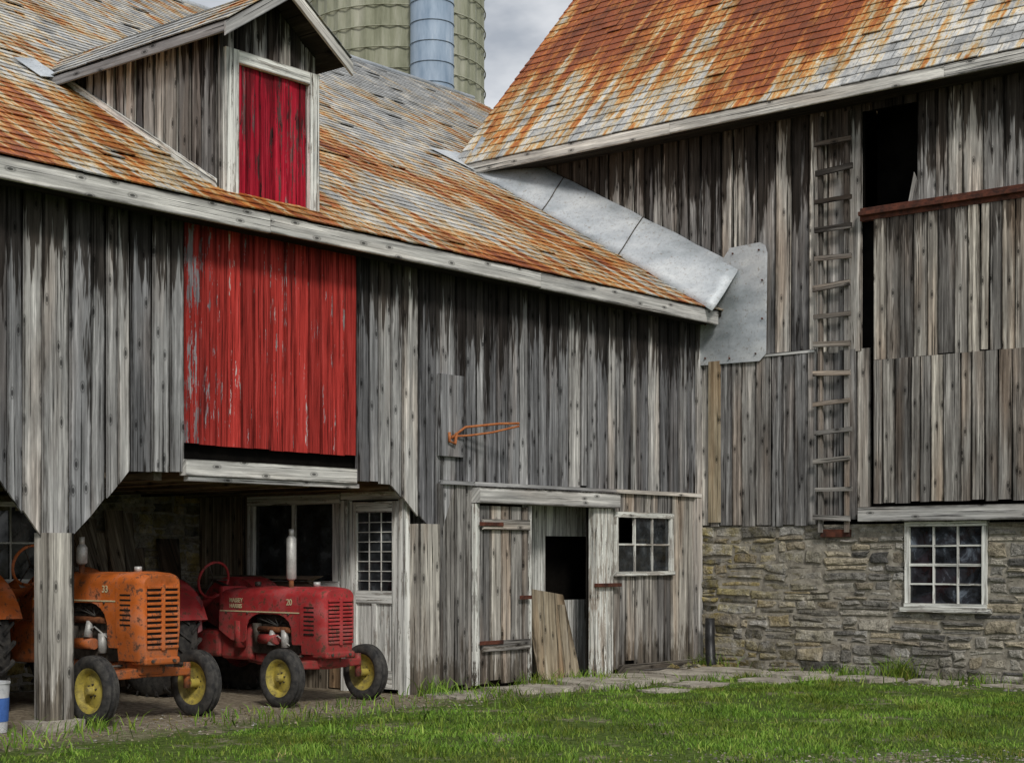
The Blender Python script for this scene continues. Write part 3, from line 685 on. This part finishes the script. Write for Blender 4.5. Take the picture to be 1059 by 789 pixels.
def wheel(nm,par,x,y,z,r,w,side,rim=P_YE,lugs=False,rimr=None):
    rr=rimr or r*.62
    h=w/2
    prof=[(rr,-h*.62),(rr+.02*r/.3,-h*.82),(rr+(r-rr)*.45,-h),(r*.93,-h*.88),(r,-h*.62)]
    if not lugs:
        for q in (-.36,0,.36):
            prof+=[(r,h*(q-.17)),(r*.965,h*(q-.13)),(r*.965,h*(q+.13)-h*.02),(r,h*(q+.17))] if q!=0 else [(r*1.01,-h*.14),(r*1.01,h*.14)]
    prof+=[(r,h*.62),(r*.93,h*.88),(rr+(r-rr)*.45,h),(rr+.02*r/.3,h*.82),(rr,h*.62)]
    lathe(nm+'_tyre',prof,(x,y,z),RUB,par,'y',56)
    s=side
    lathe(nm+'_rim',[(0.0,s*h*.15),(rr*.30,s*h*.15),(rr*.38,s*h*.05),(rr*.72,-s*h*.05),(rr*.80,-s*h*.1),(rr*.9,s*h*.45),(rr*.97,s*h*.62),(rr*1.05,s*h*.72),(rr*1.03,s*h*.58)],(x,y,z),rim,par,'y',48)
    lathe(nm+'_rim_inner',[(rr*.8,-s*h*.1),(rr*.9,-s*h*.45),(rr*1.05,-s*h*.72),(rr*1.03,-s*h*.55)],(x,y,z),rim,par,'y',48)
    lathe(nm+'_hub',[(0,s*h*1.0),(rr*.16,s*h*.98),(rr*.2,s*h*.8),(rr*.22,s*h*.15),(rr*.22,-s*h*1.1),(0,-s*h*1.1)],(x,y,z),rim,par,'y',24)
    for k in range(6):
        t=k*math.pi/3+.3; px,pz=x+rr*.3*math.cos(t),z+rr*.3*math.sin(t)
        tube(nm+'_bolt',[(px,y+s*h*.1,pz),(px,y+s*h*.32,pz)],rr*.045,IRON,par,6)
    if lugs:
        mb=MB(); n=22
        for k in range(n):
            for sg in (-1,1):
                t=2*math.pi*(k+(.5 if sg>0 else 0))/n
                def pp(tt,yy,ra): return V((x+ra*math.cos(tt),y+yy,z+ra*math.sin(tt)))
                t2=t+.16; dt=.045
                q=[pp(t,sg*.01,r*1.05),pp(t+dt,sg*.01,r*1.05),pp(t2+dt,sg*h*.98,r*1.02),pp(t2,sg*h*.98,r*1.02)]
                c_=(V((x,y,z))-q[0]); c_.y=0
                mb.prism(q,c_.normalized()*.05)
        mb.build(nm+'_lugs',RUB,par)
def tractor(name,loc,rz,paint,H,rw,track,w,number,mufx,mufz,zb,big=False):
    e=empty(name,loc,rz); D=0.09
    ol=outline(w,zb,H,.11,.86)
    ol2=[(y*.93,zb+(z-zb)*.985) for y,z in ol]
    ol3=[(y*.80,zb+.03+(z-zb)*.93) for y,z in ol]
    extr('grille_shell',[(-.22+D,ol),(.04+D,ol),(.10+D,ol2),(.135+D,ol3)],paint,e,.006)
    hx0=-1.42
    hz=H-.30
    hl=outline(w*.94,hz,H-.005,.12,1.0); hl2=outline(w*.90,hz+.01,H-.03,.12,1.0)
    extr('hood',[(hx0,hl2),(-.8,hl),(-.225+D,hl)],paint,e,.004)
    x=.136+D; nb=11; z0=zb+.13; z1=H-.15
    for sg in (-1,1):
        ya,yb=sorted((sg*.018,sg*w*.34))
        bx('grille_shade_panel',x-.03,x+.004,ya,yb,z0,z1,LOUV,e,0)  # raised dark panel, shade between louvres is put into its colour
        for i in range(nb+1):
            z=z0+(z1-z0)*i/nb
            bx('louvre',x-.0,x+.022,ya-.004,yb+.004,z-.013,z+.013,paint,e,.005)
    bx('grille_centre_bar',x-.01,x+.026,-.018,.018,z0-.03,z1+.03,paint,e,.006)
    for i in range(7):
        z=H-.22-i*.045
        for sg in (-1,1):
            bx('side_slot_shade',-.15+D,-.0+D,sg*(w/2)-.003,sg*(w/2)+.003,z-.008,z+.008,LOUV,e,0)  # flat dark strips paint slot shade on the shell, nothing is cut
    for sg in (-1,1):
        y=sg*(w*.47-.008); zt=hz+.03; zl=zb+.12 if big else zb+.10
        pts=[(-.20+D,zt),(-.20+D,zl),(-.24,zl)]
        cx,rx=-.62,.37
        for i in range(13):
            t=math.pi*i/12; pts.append((cx+rx*math.cos(t),zl+.02+(zt-zl-.03)*math.sin(t)**.5))
        pts+=[(-1.02,zl),(-1.22,zl+.02),(-1.42,zl+.12),(hx0,zt)]
        n=len(pts); vv=[(px,y,pz) for px,pz in pts]+[(px,y+sg*.012,pz) for px,pz in pts]
        obj_from('engine_side_panel',vv,[tuple(range(n)),tuple(range(2*n-1,n-1,-1))]+[(i,(i+1)%n,(i+1)%n+n,i+n) for i in range(n)],paint,e,bevel=.003)
        bx('hood_trim_strip',hx0+.02,-.2+D,y+sg*.012,y+sg*.018,hz+.015,hz+.028,DECAL,e,0)
        for xx in (-1.3,-.95,-.3): tube('panel_bolt',[(xx,y,hz+.005),(xx,y+sg*.026,hz+.005)],.010,IRON,e,8)
    bx('engine_block',-1.0,-.24,-.13,.13,zb-.02,H-.40,IRON,e,.02)
    bx('cylinder_head',-.95,-.28,-.11,.11,H-.40,H-.30,IRON,e,.02)
    tube('intake_manifold',[(-.9,-.17,H-.46),(-.3,-.17,H-.46)],.032,RUST,e)
    for xx in (-.85,-.67,-.5,-.35): tube('port',[(xx,-.12,H-.45),(xx,-.18,H-.46)],.024,RUST,e)
    tube('carburettor',[(-.6,-.18,H-.47),(-.6,-.2,H-.62)],[.03,.045],SILV,e)
    tube('air_cleaner',[(-1.12,-.18,H-.38),(-1.12,-.18,H-.66)],.065,paint,e)
    tube('fuel_line',[(-.7,-.19,H-.6),(-.5,-.2,H-.52),(-.35,-.17,H-.62)],.008,SILV,e,8)
    tube('radiator_hose',[(-.2,-.08,H-.36),(-.3,-.15,H-.40),(-.42,-.13,H-.42)],.025,RUB,e,10)
    tube('generator',[(-.78,-.19,zb+.14),(-.52,-.19,zb+.14)],.052,paint,e)
    tube('fan_pulley',[(-.24,0,zb+.18),(-.2,0,zb+.18)],.08,IRON,e)
    tube('oil_filter',[(-.42,-.17,zb+.06),(-.42,-.17,zb+.24)],.042,SILV,e)
    tube('distributor',[(-.86,-.17,zb+.1),(-.86,-.17,zb+.3)],[.035,.05],IRON,e)
    for xx in (-.85,-.7,-.55,-.4): tube('plug_wire',[(xx,-.10,H-.32),(xx-.03,-.17,H-.34),(-.5,-.19,H-.42)],.006,RUB,e,6)
    bx('oil_pan',-.98,-.28,-.10,.10,zb-.14,zb-.02,paint,e,.02)
    bx('front_bolster',-.24,.10,-.15,.15,zb-.13,zb+.02,paint,e,.03)
    bx('bolster_nose',.02,.15+D,-.20,.20,zb-.03,zb+.04,paint,e,.02)
    for sg in (-1,1): tube('bolster_bolt',[(.14+D,sg*.12,zb+.005),(.165+D,sg*.12,zb+.005)],.016,IRON,e,6)
    hub=rw; ty=track/2
    obj_from('front_axle',[(-.05,-ty+.1,hub+.08),(.05,-ty+.1,hub+.08),(.05,-ty+.1,hub+.15),(-.05,-ty+.1,hub+.15),(-.07,0,zb-.15),(.07,0,zb-.15),(.07,0,zb-.05),(-.07,0,zb-.05),(-.05,ty-.1,hub+.08),(.05,ty-.1,hub+.08),(.05,ty-.1,hub+.15),(-.05,ty-.1,hub+.15)],
        [(0,1,2,3),(0,4,5,1),(1,5,6,2),(2,6,7,3),(3,7,4,0),(4,8,9,5),(5,9,10,6),(6,10,11,7),(7,11,8,4),(8,11,10,9)],paint,e,bevel=.012)
    for sg in (-1,1):
        tube('spindle',[(0,sg*(ty-.11),hub+.2),(0,sg*(ty-.11),hub-.04)],.033,paint,e)
        tube('stub_axle',[(0,sg*(ty-.12),hub),(0,sg*ty,hub)],.026,paint,e)
        tube('steering_arm',[(0,sg*(ty-.11),hub+.18),(-.16,sg*(ty-.14),hub+.19)],.016,IRON,e)
        tube('radius_rod',[(-.03,sg*(ty-.2),hub+.09),(-1.05,sg*.12,zb-.1)],.018,paint,e)
        wheel('front_wheel',e,0,sg*ty,hub,rw,.15,sg)
    tube('tie_rod',[(-.16,-ty+.14,hub+.19),(-.16,ty-.14,hub+.19)],.012,IRON,e)
    Rr=.66 if big else .60; ax=-2.0
    bx('clutch_housing',-1.5,-1.0,-.15,.15,zb-.1,H-.42,paint,e,.04)
    bx('transmission',-2.15,-1.5,-.17,.17,zb-.08,H-.50,paint,e,.04)
    tube('rear_axle_housing',[(ax,-.62,Rr),(ax,.62,Rr)],.09,paint,e)
    for sg in (-1,1):
        wheel('rear_wheel',e,ax,sg*.62,Rr,Rr,.29,sg,lugs=True,rimr=Rr*.55,rim=paint)
        vs=[];n=14
        for i in range(n):
            t=math.radians(20+140*i/(n-1)); 
            for yy,rr in ((.42,Rr+.07),(.78,Rr+.07),(.79,Rr+.03)): vs.append((ax+rr*math.cos(t),sg*yy,Rr+rr*math.sin(t)))
        fs=[(i*3+k,i*3+k+1,i*3+k+4,i*3+k+3) for i in range(n-1) for k in (0,1)]
        c=len(vs); vs+=[(ax,sg*.42,Rr)]; fs+=[(i*3,(i+1)*3,c) for i in range(n-1)]
        obj_from('fender',vs,fs,paint,e,smooth=False,solid=.006)
    bx('dash_panel',-1.50,-1.43,-.17,.17,H-.4,H-.02,paint,e,.02)
    tube('steering_column',[(-1.2,0,H-.12),(-1.78,0,H+.03)],.018,IRON,e)
    c=V((-1.80,0,H+.04)); ax_=V((-.97,0,.25)).normalized(); u=V((0,1,0)); v=ax_.cross(u)
    tube('steering_wheel',[c+(u*math.cos(t)+v*math.sin(t))*.20 for t in [2*math.pi*k/32 for k in range(33)]],.015,paint,e,8,False)
    for k in range(3):
        t=k*2*math.pi/3; tube('spoke',[c,c+(u*math.cos(t)+v*math.sin(t))*.2],.008,IRON,e,6)
    vs=[];fs=[]
    for i in range(9):
        for j in range(9):
            a=(i/8-.5);b=(j/8-.5); vs.append((-2.2+a*.36,b*.44,H-.32+.5*a*a*(1 if a>0 else -0)+.55*(a*a if a<0 else 0)+.35*b*b))
    for i in range(8):
        for j in range(8): q=i*9+j; fs.append((q,q+1,q+10,q+9))
    obj_from('seat',vs,fs,paint,e,smooth=True,solid=.012)
    tube('seat_spring',[(-1.95,0,H-.5),(-2.3,0,H-.46),(-2.2,0,H-.33)],.02,IRON,e)
    zz=mufz
    tube('exhaust_pipe',[(mufx,-.05,H-.12),(mufx,-.05,H+.06)],.026,RUST,e)
    tube('muffler',[(mufx,-.05,H+.05),(mufx,-.05,H+.07),(mufx,-.05,zz-.1),(mufx,-.05,zz-.07)],[.03,.052,.052,.03],SILV,e)
    tube('muffler_tip',[(mufx,-.05,zz-.07),(mufx,-.05,zz)],.026,SILV,e)
    tube('radiator_cap',[(-.12,0,H-.01),(-.12,0,H+.035)],.035,SILV,e)
    tube('fuel_cap',[(-1.05,0,H-.02),(-1.05,0,H+.03)],.035,IRON,e)
    def txt(s,x,z,size):
        cu=bpy.data.curves.new('decal','FONT'); cu.body=s; cu.size=size; cu.extrude=.0012; cu.offset=.0015
        o=bpy.data.objects.new('number_decal',cu); sc.collection.objects.link(o); cu.materials.append(DECAL)
        o.parent=e; o.location=(x,-(w*.47)-.004,z); o.rotation_euler=(math.pi/2,0,0)
    txt(number,-.34,H-.20,.09)
    if not big:
        txt('MASSEY',-1.25,H-.185,.062); txt('HARRIS',-1.25,H-.245,.062)
    return e
tractor('orange_tractor',(-.04,-9.13,0),.015,P_OR,1.37,.31,1.16,.50,'33',-.90,1.68,.55,True)
tractor('red_tractor',(-.05,-6.89,0),-.02,P_RD,1.20,.29,1.14,.47,'20',-.46,1.78,.50)

bk_=empty('plastic_bucket',(-.22,-10.60,0))
BW=simple('white_plastic',(0.5,0.52,0.54),(0.7,0.71,0.72),5,0.5)
lathe('pail',[(0,0.005),(.125,.005),(.145,.42),(.152,.42),(.152,.435),(.14,.435),(.12,.02),(0,.02)],(0,0,0),BW,bk_,'z')
BLU=simple('blue_label',(0.04,0.12,0.4),(0.08,0.18,0.5),5,0.5)
lathe('label',[(.1345,.10),(.1435,.30)],(0,0,0),BLU,bk_,'z'); 
dr=empty('metal_drum',(-.75,-10.85,0))
lathe('drum',[(0,.002),(.25,.002),(.26,.01),(.25,.02),(.25,.2),(.262,.21),(.25,.22),(.25,.4),(.262,.41),(.25,.42),(.25,.55),(.0,.55)],(0,0,0),simple('grey_drum',(0.12,0.13,0.13),(0.30,0.32,0.32),6,0.5,0.3),dr,'z')
rg=empty('faded_cloth',(-1.60,-7.30,1.05))
vs=[];fs=[]
for i in range(12):
    for j in range(12):
        a=i/11-.5;b=j/11; vs.append((a*.30*(1-.3*b),-.06*math.sin(a*14)*b-.02,-b*.36+.03*math.sin(a*9+b*5)))
for i in range(11):
    for j in range(11): q=i*12+j; fs.append((q,q+1,q+13,q+12))
obj_from('cloth',vs,fs,simple('pink_cloth',(0.36,0.10,0.12),(0.6,0.28,0.30),6,0.9),rg,smooth=True)

# ================================================================== GROUND
g=G('ground_soil',0.95,0.1); p=g.pos(); s_=g.sep(p)
n=g.noise(p,1.3,6,0.65); n2=g.noise(p,14,5,0.7)
dirt=g.ramp(n2,[(0.3,(0.09,0.07,0.05)),(0.5,(0.25,0.21,0.155)),(0.7,(0.46,0.41,0.32))])
gras=g.ramp(n2,[(0.3,(0.03,0.05,0.012)),(0.5,(0.08,0.12,0.025)),(0.7,(0.15,0.19,0.06))])
e1=g.math('ADD',s_[0],g.math('MULTIPLY',g.math('SUBTRACT',n,.5),1.8))
f=g.rng(e1,0.55,1.1,1.0,0.0)
f=g.math('MAXIMUM',f,g.rng(n,0.55,0.63,0,.8))
c=g.mix(f,gras,dirt); g.col(c); g.bump(g.math('ADD',n2,n),.8,.04)
S=300
obj_from('ground',[(-S,-S,0),(S,-S,0),(S,S,0),(-S,S,0)],[(0,1,2,3)],g.m)
pth=MB()
def slab(cx,cy,sx,sy,z,rz=0):
    n=13; pts=[]
    for k in range(n):
        t=2*math.pi*k/n; ct,st=math.cos(t),math.sin(t)
        m=max(abs(ct),abs(st)); x=ct/m*sx/2*R(.74,1.0); y=st/m*sy/2*R(.74,1.0)
        pts.append(V((cx+x*math.cos(rz)-y*math.sin(rz),cy+x*math.sin(rz)+y*math.cos(rz),z+R(-.008,.008))))
    r=random.random(); c_=V((cx,cy,z+.006))
    for i in range(n):
        j=(i+1)%n; pth.face([pts[i],pts[j],c_],[(0,0)]*3,r)
        pth.face([V((pts[i].x,pts[i].y,0)),V((pts[j].x,pts[j].y,0)),pts[j],pts[i]],[(0,0)]*4,r)
for i,(cx,cy,sx,sy,z) in enumerate([(0.75,-3.25,1.3,1.1,.06),(0.65,-2.3,1.1,.85,.045),(0.85,-1.55,1.25,.75,.055),(0.90,-.78,1.3,.85,.06),(1.95,-.70,.85,.95,.055),(2.80,-.60,.80,.75,.04),(2.0,-1.60,.7,.55,.035),(0.60,-4.35,.95,.95,.04),(1.65,-2.6,.6,.7,.03),(3.6,-.46,.7,.45,.03),(0.5,-5.4,.6,.8,.025),(1.8,-3.5,.5,.6,.025),(4.5,-.4,.6,.35,.02)]):
    slab(cx,cy,sx,sy,z,R(-.2,.2))
pth.build('stone_path',CONC)
gv=MB()
def pebble(x,y,s,z=0):
    t=R(0,6.28); r=random.random(); top=V((x,y,z+s*.6)); b=[V((x+s*math.cos(t+k*1.256)*R(.6,1),y+s*math.sin(t+k*1.256)*R(.6,1),z+R(.0,.2)*s)) for k in range(5)]
    for k in range(5): gv.face([b[k],b[(k+1)%5],top],[(0,0)]*3,r)
for _ in range(4200):
    q=random.random()
    if q<.45: pebble(R(-.3,1.3),R(-13,-.1),R(.006,.026))
    elif q<.6: pebble(R(0,5),R(-1.0,-.06),R(.008,.035))
    else:
        a,b=random.gauss(0,1.1),random.gauss(0,.5); pebble(7.1+a*.767+b*.64,-7.4+a*.641-b*.76,R(.008,.026))
for _ in range(16): pebble(R(.1,.6),R(-1.2,-.2),R(.05,.11),.05)
gv.build('gravel',STONE)

# grass
g=G('grass_blades',0.6,0.2); r=g.rnd(); p=g.pos()
c=g.ramp(r,[(0,(0.030,0.070,0.010)),(0.3,(0.095,0.20,0.022)),(0.6,(0.19,0.33,0.040)),(0.85,(0.31,0.42,0.08)),(0.93,(0.42,0.38,0.15)),(1,(0.50,0.44,0.22))])
big=g.noise(p,.9,5,.7); c=g.mix(g.rng(big,.42,.60,0,.9),c,g.mix(1.0,c,(0.60,.46,.42),'MULTIPLY'))
g.col(c); GR=g.m
cam=np.array([11.89,-18.2])
def vnoise(x,y,sc_):
    return (np.sin(x*sc_*1.3+1.1*np.sin(y*sc_*.9+.4))+np.sin(y*sc_*1.7+1.3*np.sin(x*sc_*1.1+2.))+np.sin((x+y)*sc_*2.3+.7)+np.sin((x-y)*sc_*3.1+2.1))/4
def blades(name,x,y,h,wd,parent=None):
    n=len(x); a=rng.uniform(0,2*np.pi,n); la=rng.uniform(0,2*np.pi,n); ln=h*rng.uniform(.2,1.2,n)
    v=np.zeros((n,5,3),np.float32)
    cx,sy=np.cos(a)*wd/2,np.sin(a)*wd/2
    v[:,0]=np.stack([x-cx,y-sy,np.zeros(n)],1); v[:,1]=np.stack([x+cx,y+sy,np.zeros(n)],1)
    mx,my=x+np.cos(la)*ln*.3,y+np.sin(la)*ln*.3
    v[:,2]=np.stack([mx+cx*.75,my+sy*.75,h*.6],1); v[:,3]=np.stack([mx-cx*.75,my-sy*.75,h*.6],1)
    v[:,4]=np.stack([x+np.cos(la)*ln,y+np.sin(la)*ln,h],1)
    b=(np.arange(n)*5)[:,None]
    quads=(b+np.array([0,1,2,3])); tris=(b+np.array([3,2,4]))
    me=bpy.data.meshes.new(name); me.vertices.add(n*5); me.vertices.foreach_set('co',v.ravel())
    loops=np.concatenate([quads.ravel(),tris.ravel()]).astype(np.int32)
    me.loops.add(len(loops)); me.loops.foreach_set('vertex_index',loops)
    st=np.concatenate([np.arange(n)*4,n*4+np.arange(n)*3]).astype(np.int32)
    me.polygons.add(2*n); me.polygons.foreach_set('loop_start',st)
    me.update(calc_edges=True); me.validate()
    rv=rng.uniform(0,1,n)*.58+.36*(vnoise(x,y,2.2)*.5+.5+.35*vnoise(x,y,9))+rng.uniform(0,.05,n)
    rv=np.clip(rv,0,1)
    at=me.attributes.new('rnd','FLOAT','FACE'); at.data.foreach_set('value',np.concatenate([rv,rv]).astype(np.float32))
    me.materials.append(GR); o=bpy.data.objects.new(name,me); sc.collection.objects.link(o); return o
N=420000
x=rng.uniform(.25,14,N); y=rng.uniform(-16,-.25,N)
d=np.hypot(x-cam[0],y-cam[1])
edge=1.35+.45*vnoise(x,y,1.6)+.30*vnoise(x,y,5); edge2=-1.0+.35*vnoise(x,y,2.0)+.2*vnoise(x,y,7)
keep=(x>edge)&(y<edge2)
sparse=rng.uniform(0,1,N)<.13*(.3+vnoise(x,y,4))
dens=.50+.55*vnoise(x,y,1.1)+.6*vnoise(x,y,4.3)+.25*vnoise(x,y,11)
gx,gy=(x-7.1),(y+7.4); aa=gx*.767+gy*.641; bb=gx*.641-gy*.767
bare=np.exp(-((aa/1.9)**2+(bb/.6)**2))
keep=(keep&(rng.uniform(0,1,N)<np.clip(dens,.08,1)*(1-.97*bare)))|(sparse&(x>.4)&(y<-.3))
keep&=(d>7)
x,y,d=x[keep],y[keep],d[keep]
h=(.018+.048*np.clip(vnoise(x,y,1.9)*.5+.35+vnoise(x,y,7)*.55,0,1.5))*rng.uniform(.5,1.4,len(x))
h*=np.clip((x-.3)/2.2,.4,1)*np.clip((-y)/2.5,.4,1)
blades('grass',x,y,h,rng.uniform(.006,.012,len(x)))
xs=[];ys=[];hs=[]
for cx,cy,n,s,hh in [(.25,-.3,150,.22,.22),(3.05,-.3,200,.10,.28),(3.9,-.35,90,.2,.14),(.35,-2.9,200,.25,.15),(.3,-3.9,140,.2,.18),(.6,-5.2,160,.3,.13),(1.8,-.3,90,.3,.12),(2.3,-.3,120,.2,.16),(5.5,-.3,200,.5,.16),(.2,-9.9,120,.2,.14),(.5,-8.3,200,.5,.11),(.5,-11,200,.5,.15),(1.3,-3.7,160,.3,.10),(1.4,-2.0,120,.2,.10),(.2,-5.5,120,.12,.2),(.4,-6.9,160,.5,.1),(1.4,-5.5,200,.5,.10),(1.6,-8,200,.5,.10),(2.6,-1.3,150,.3,.10),(1.5,-1.15,120,.15,.08),(.9,-2.75,100,.15,.07),(1.4,-.4,80,.1,.07)]:
    xs.append(cx+rng.normal(0,s,n)); ys.append(np.minimum(cy+rng.normal(0,s,n),-.04)); hs.append(hh*rng.uniform(.4,1.2,n))
xs=np.concatenate(xs);ys=np.concatenate(ys);hs=np.concatenate(hs); k=xs>.08
blades('wall_weeds',xs[k],ys[k],hs[k],rng.uniform(.008,.018,k.sum()))

# ================================================================== LIGHT, WORLD, CAMERA
w=bpy.data.worlds.new('World'); sc.world=w; w.use_nodes=True; nt=w.node_tree
bg=nt.nodes['Background']; sk=nt.nodes.new('ShaderNodeTexSky'); sk.sky_type='NISHITA'; sk.sun_disc=False
sd=V((.66,-.46,.62)).normalized()
sk.sun_elevation=math.asin(sd.z); sk.sun_rotation=math.atan2(sd.x,sd.y)
tc=nt.nodes.new('ShaderNodeTexCoord'); mp=nt.nodes.new('ShaderNodeMapping'); mp.inputs['Scale'].default_value=(1,1,2.2)
nt.links.new(tc.outputs['Generated'],mp.inputs[0])
no=nt.nodes.new('ShaderNodeTexNoise'); no.inputs['Scale'].default_value=4.6; no.inputs['Detail'].default_value=6; no.inputs['Roughness'].default_value=.55
nt.links.new(mp.outputs[0],no.inputs['Vector'])
cr=nt.nodes.new('ShaderNodeValToRGB'); cr.color_ramp.elements[0].position=.40; cr.color_ramp.elements[0].color=(3.4,3.6,3.9,1); cr.color_ramp.elements[1].position=.60; cr.color_ramp.elements[1].color=(7.6,7.6,7.6,1)
nt.links.new(no.outputs[0],cr.inputs[0])
mx=nt.nodes.new('ShaderNodeMix'); mx.data_type='RGBA'; mx.inputs[0].default_value=.88
nt.links.new(sk.outputs[0],mx.inputs[6]); nt.links.new(cr.outputs[0],mx.inputs[7]); nt.links.new(mx.outputs[2],bg.inputs[0])
bg.inputs[1].default_value=.125
sl_=bpy.data.lights.new('sun','SUN'); sl_.energy=1.9; sl_.angle=math.radians(10); sl_.color=(1,.95,.87)
so=bpy.data.objects.new('sun',sl_); sc.collection.objects.link(so); so.rotation_euler=sd.to_track_quat('Z','Y').to_euler()
cd_=bpy.data.cameras.new('camera'); co=bpy.data.objects.new('camera',cd_); sc.collection.objects.link(co)
co.location=(11.89,-18.2,1.5); co.rotation_euler=(math.pi/2,0,math.atan2(.641,.767))
cd_.sensor_width=36; cd_.lens=56.26; cd_.shift_y=.1704; cd_.clip_end=1500; cd_.clip_start=.1
sc.camera=co
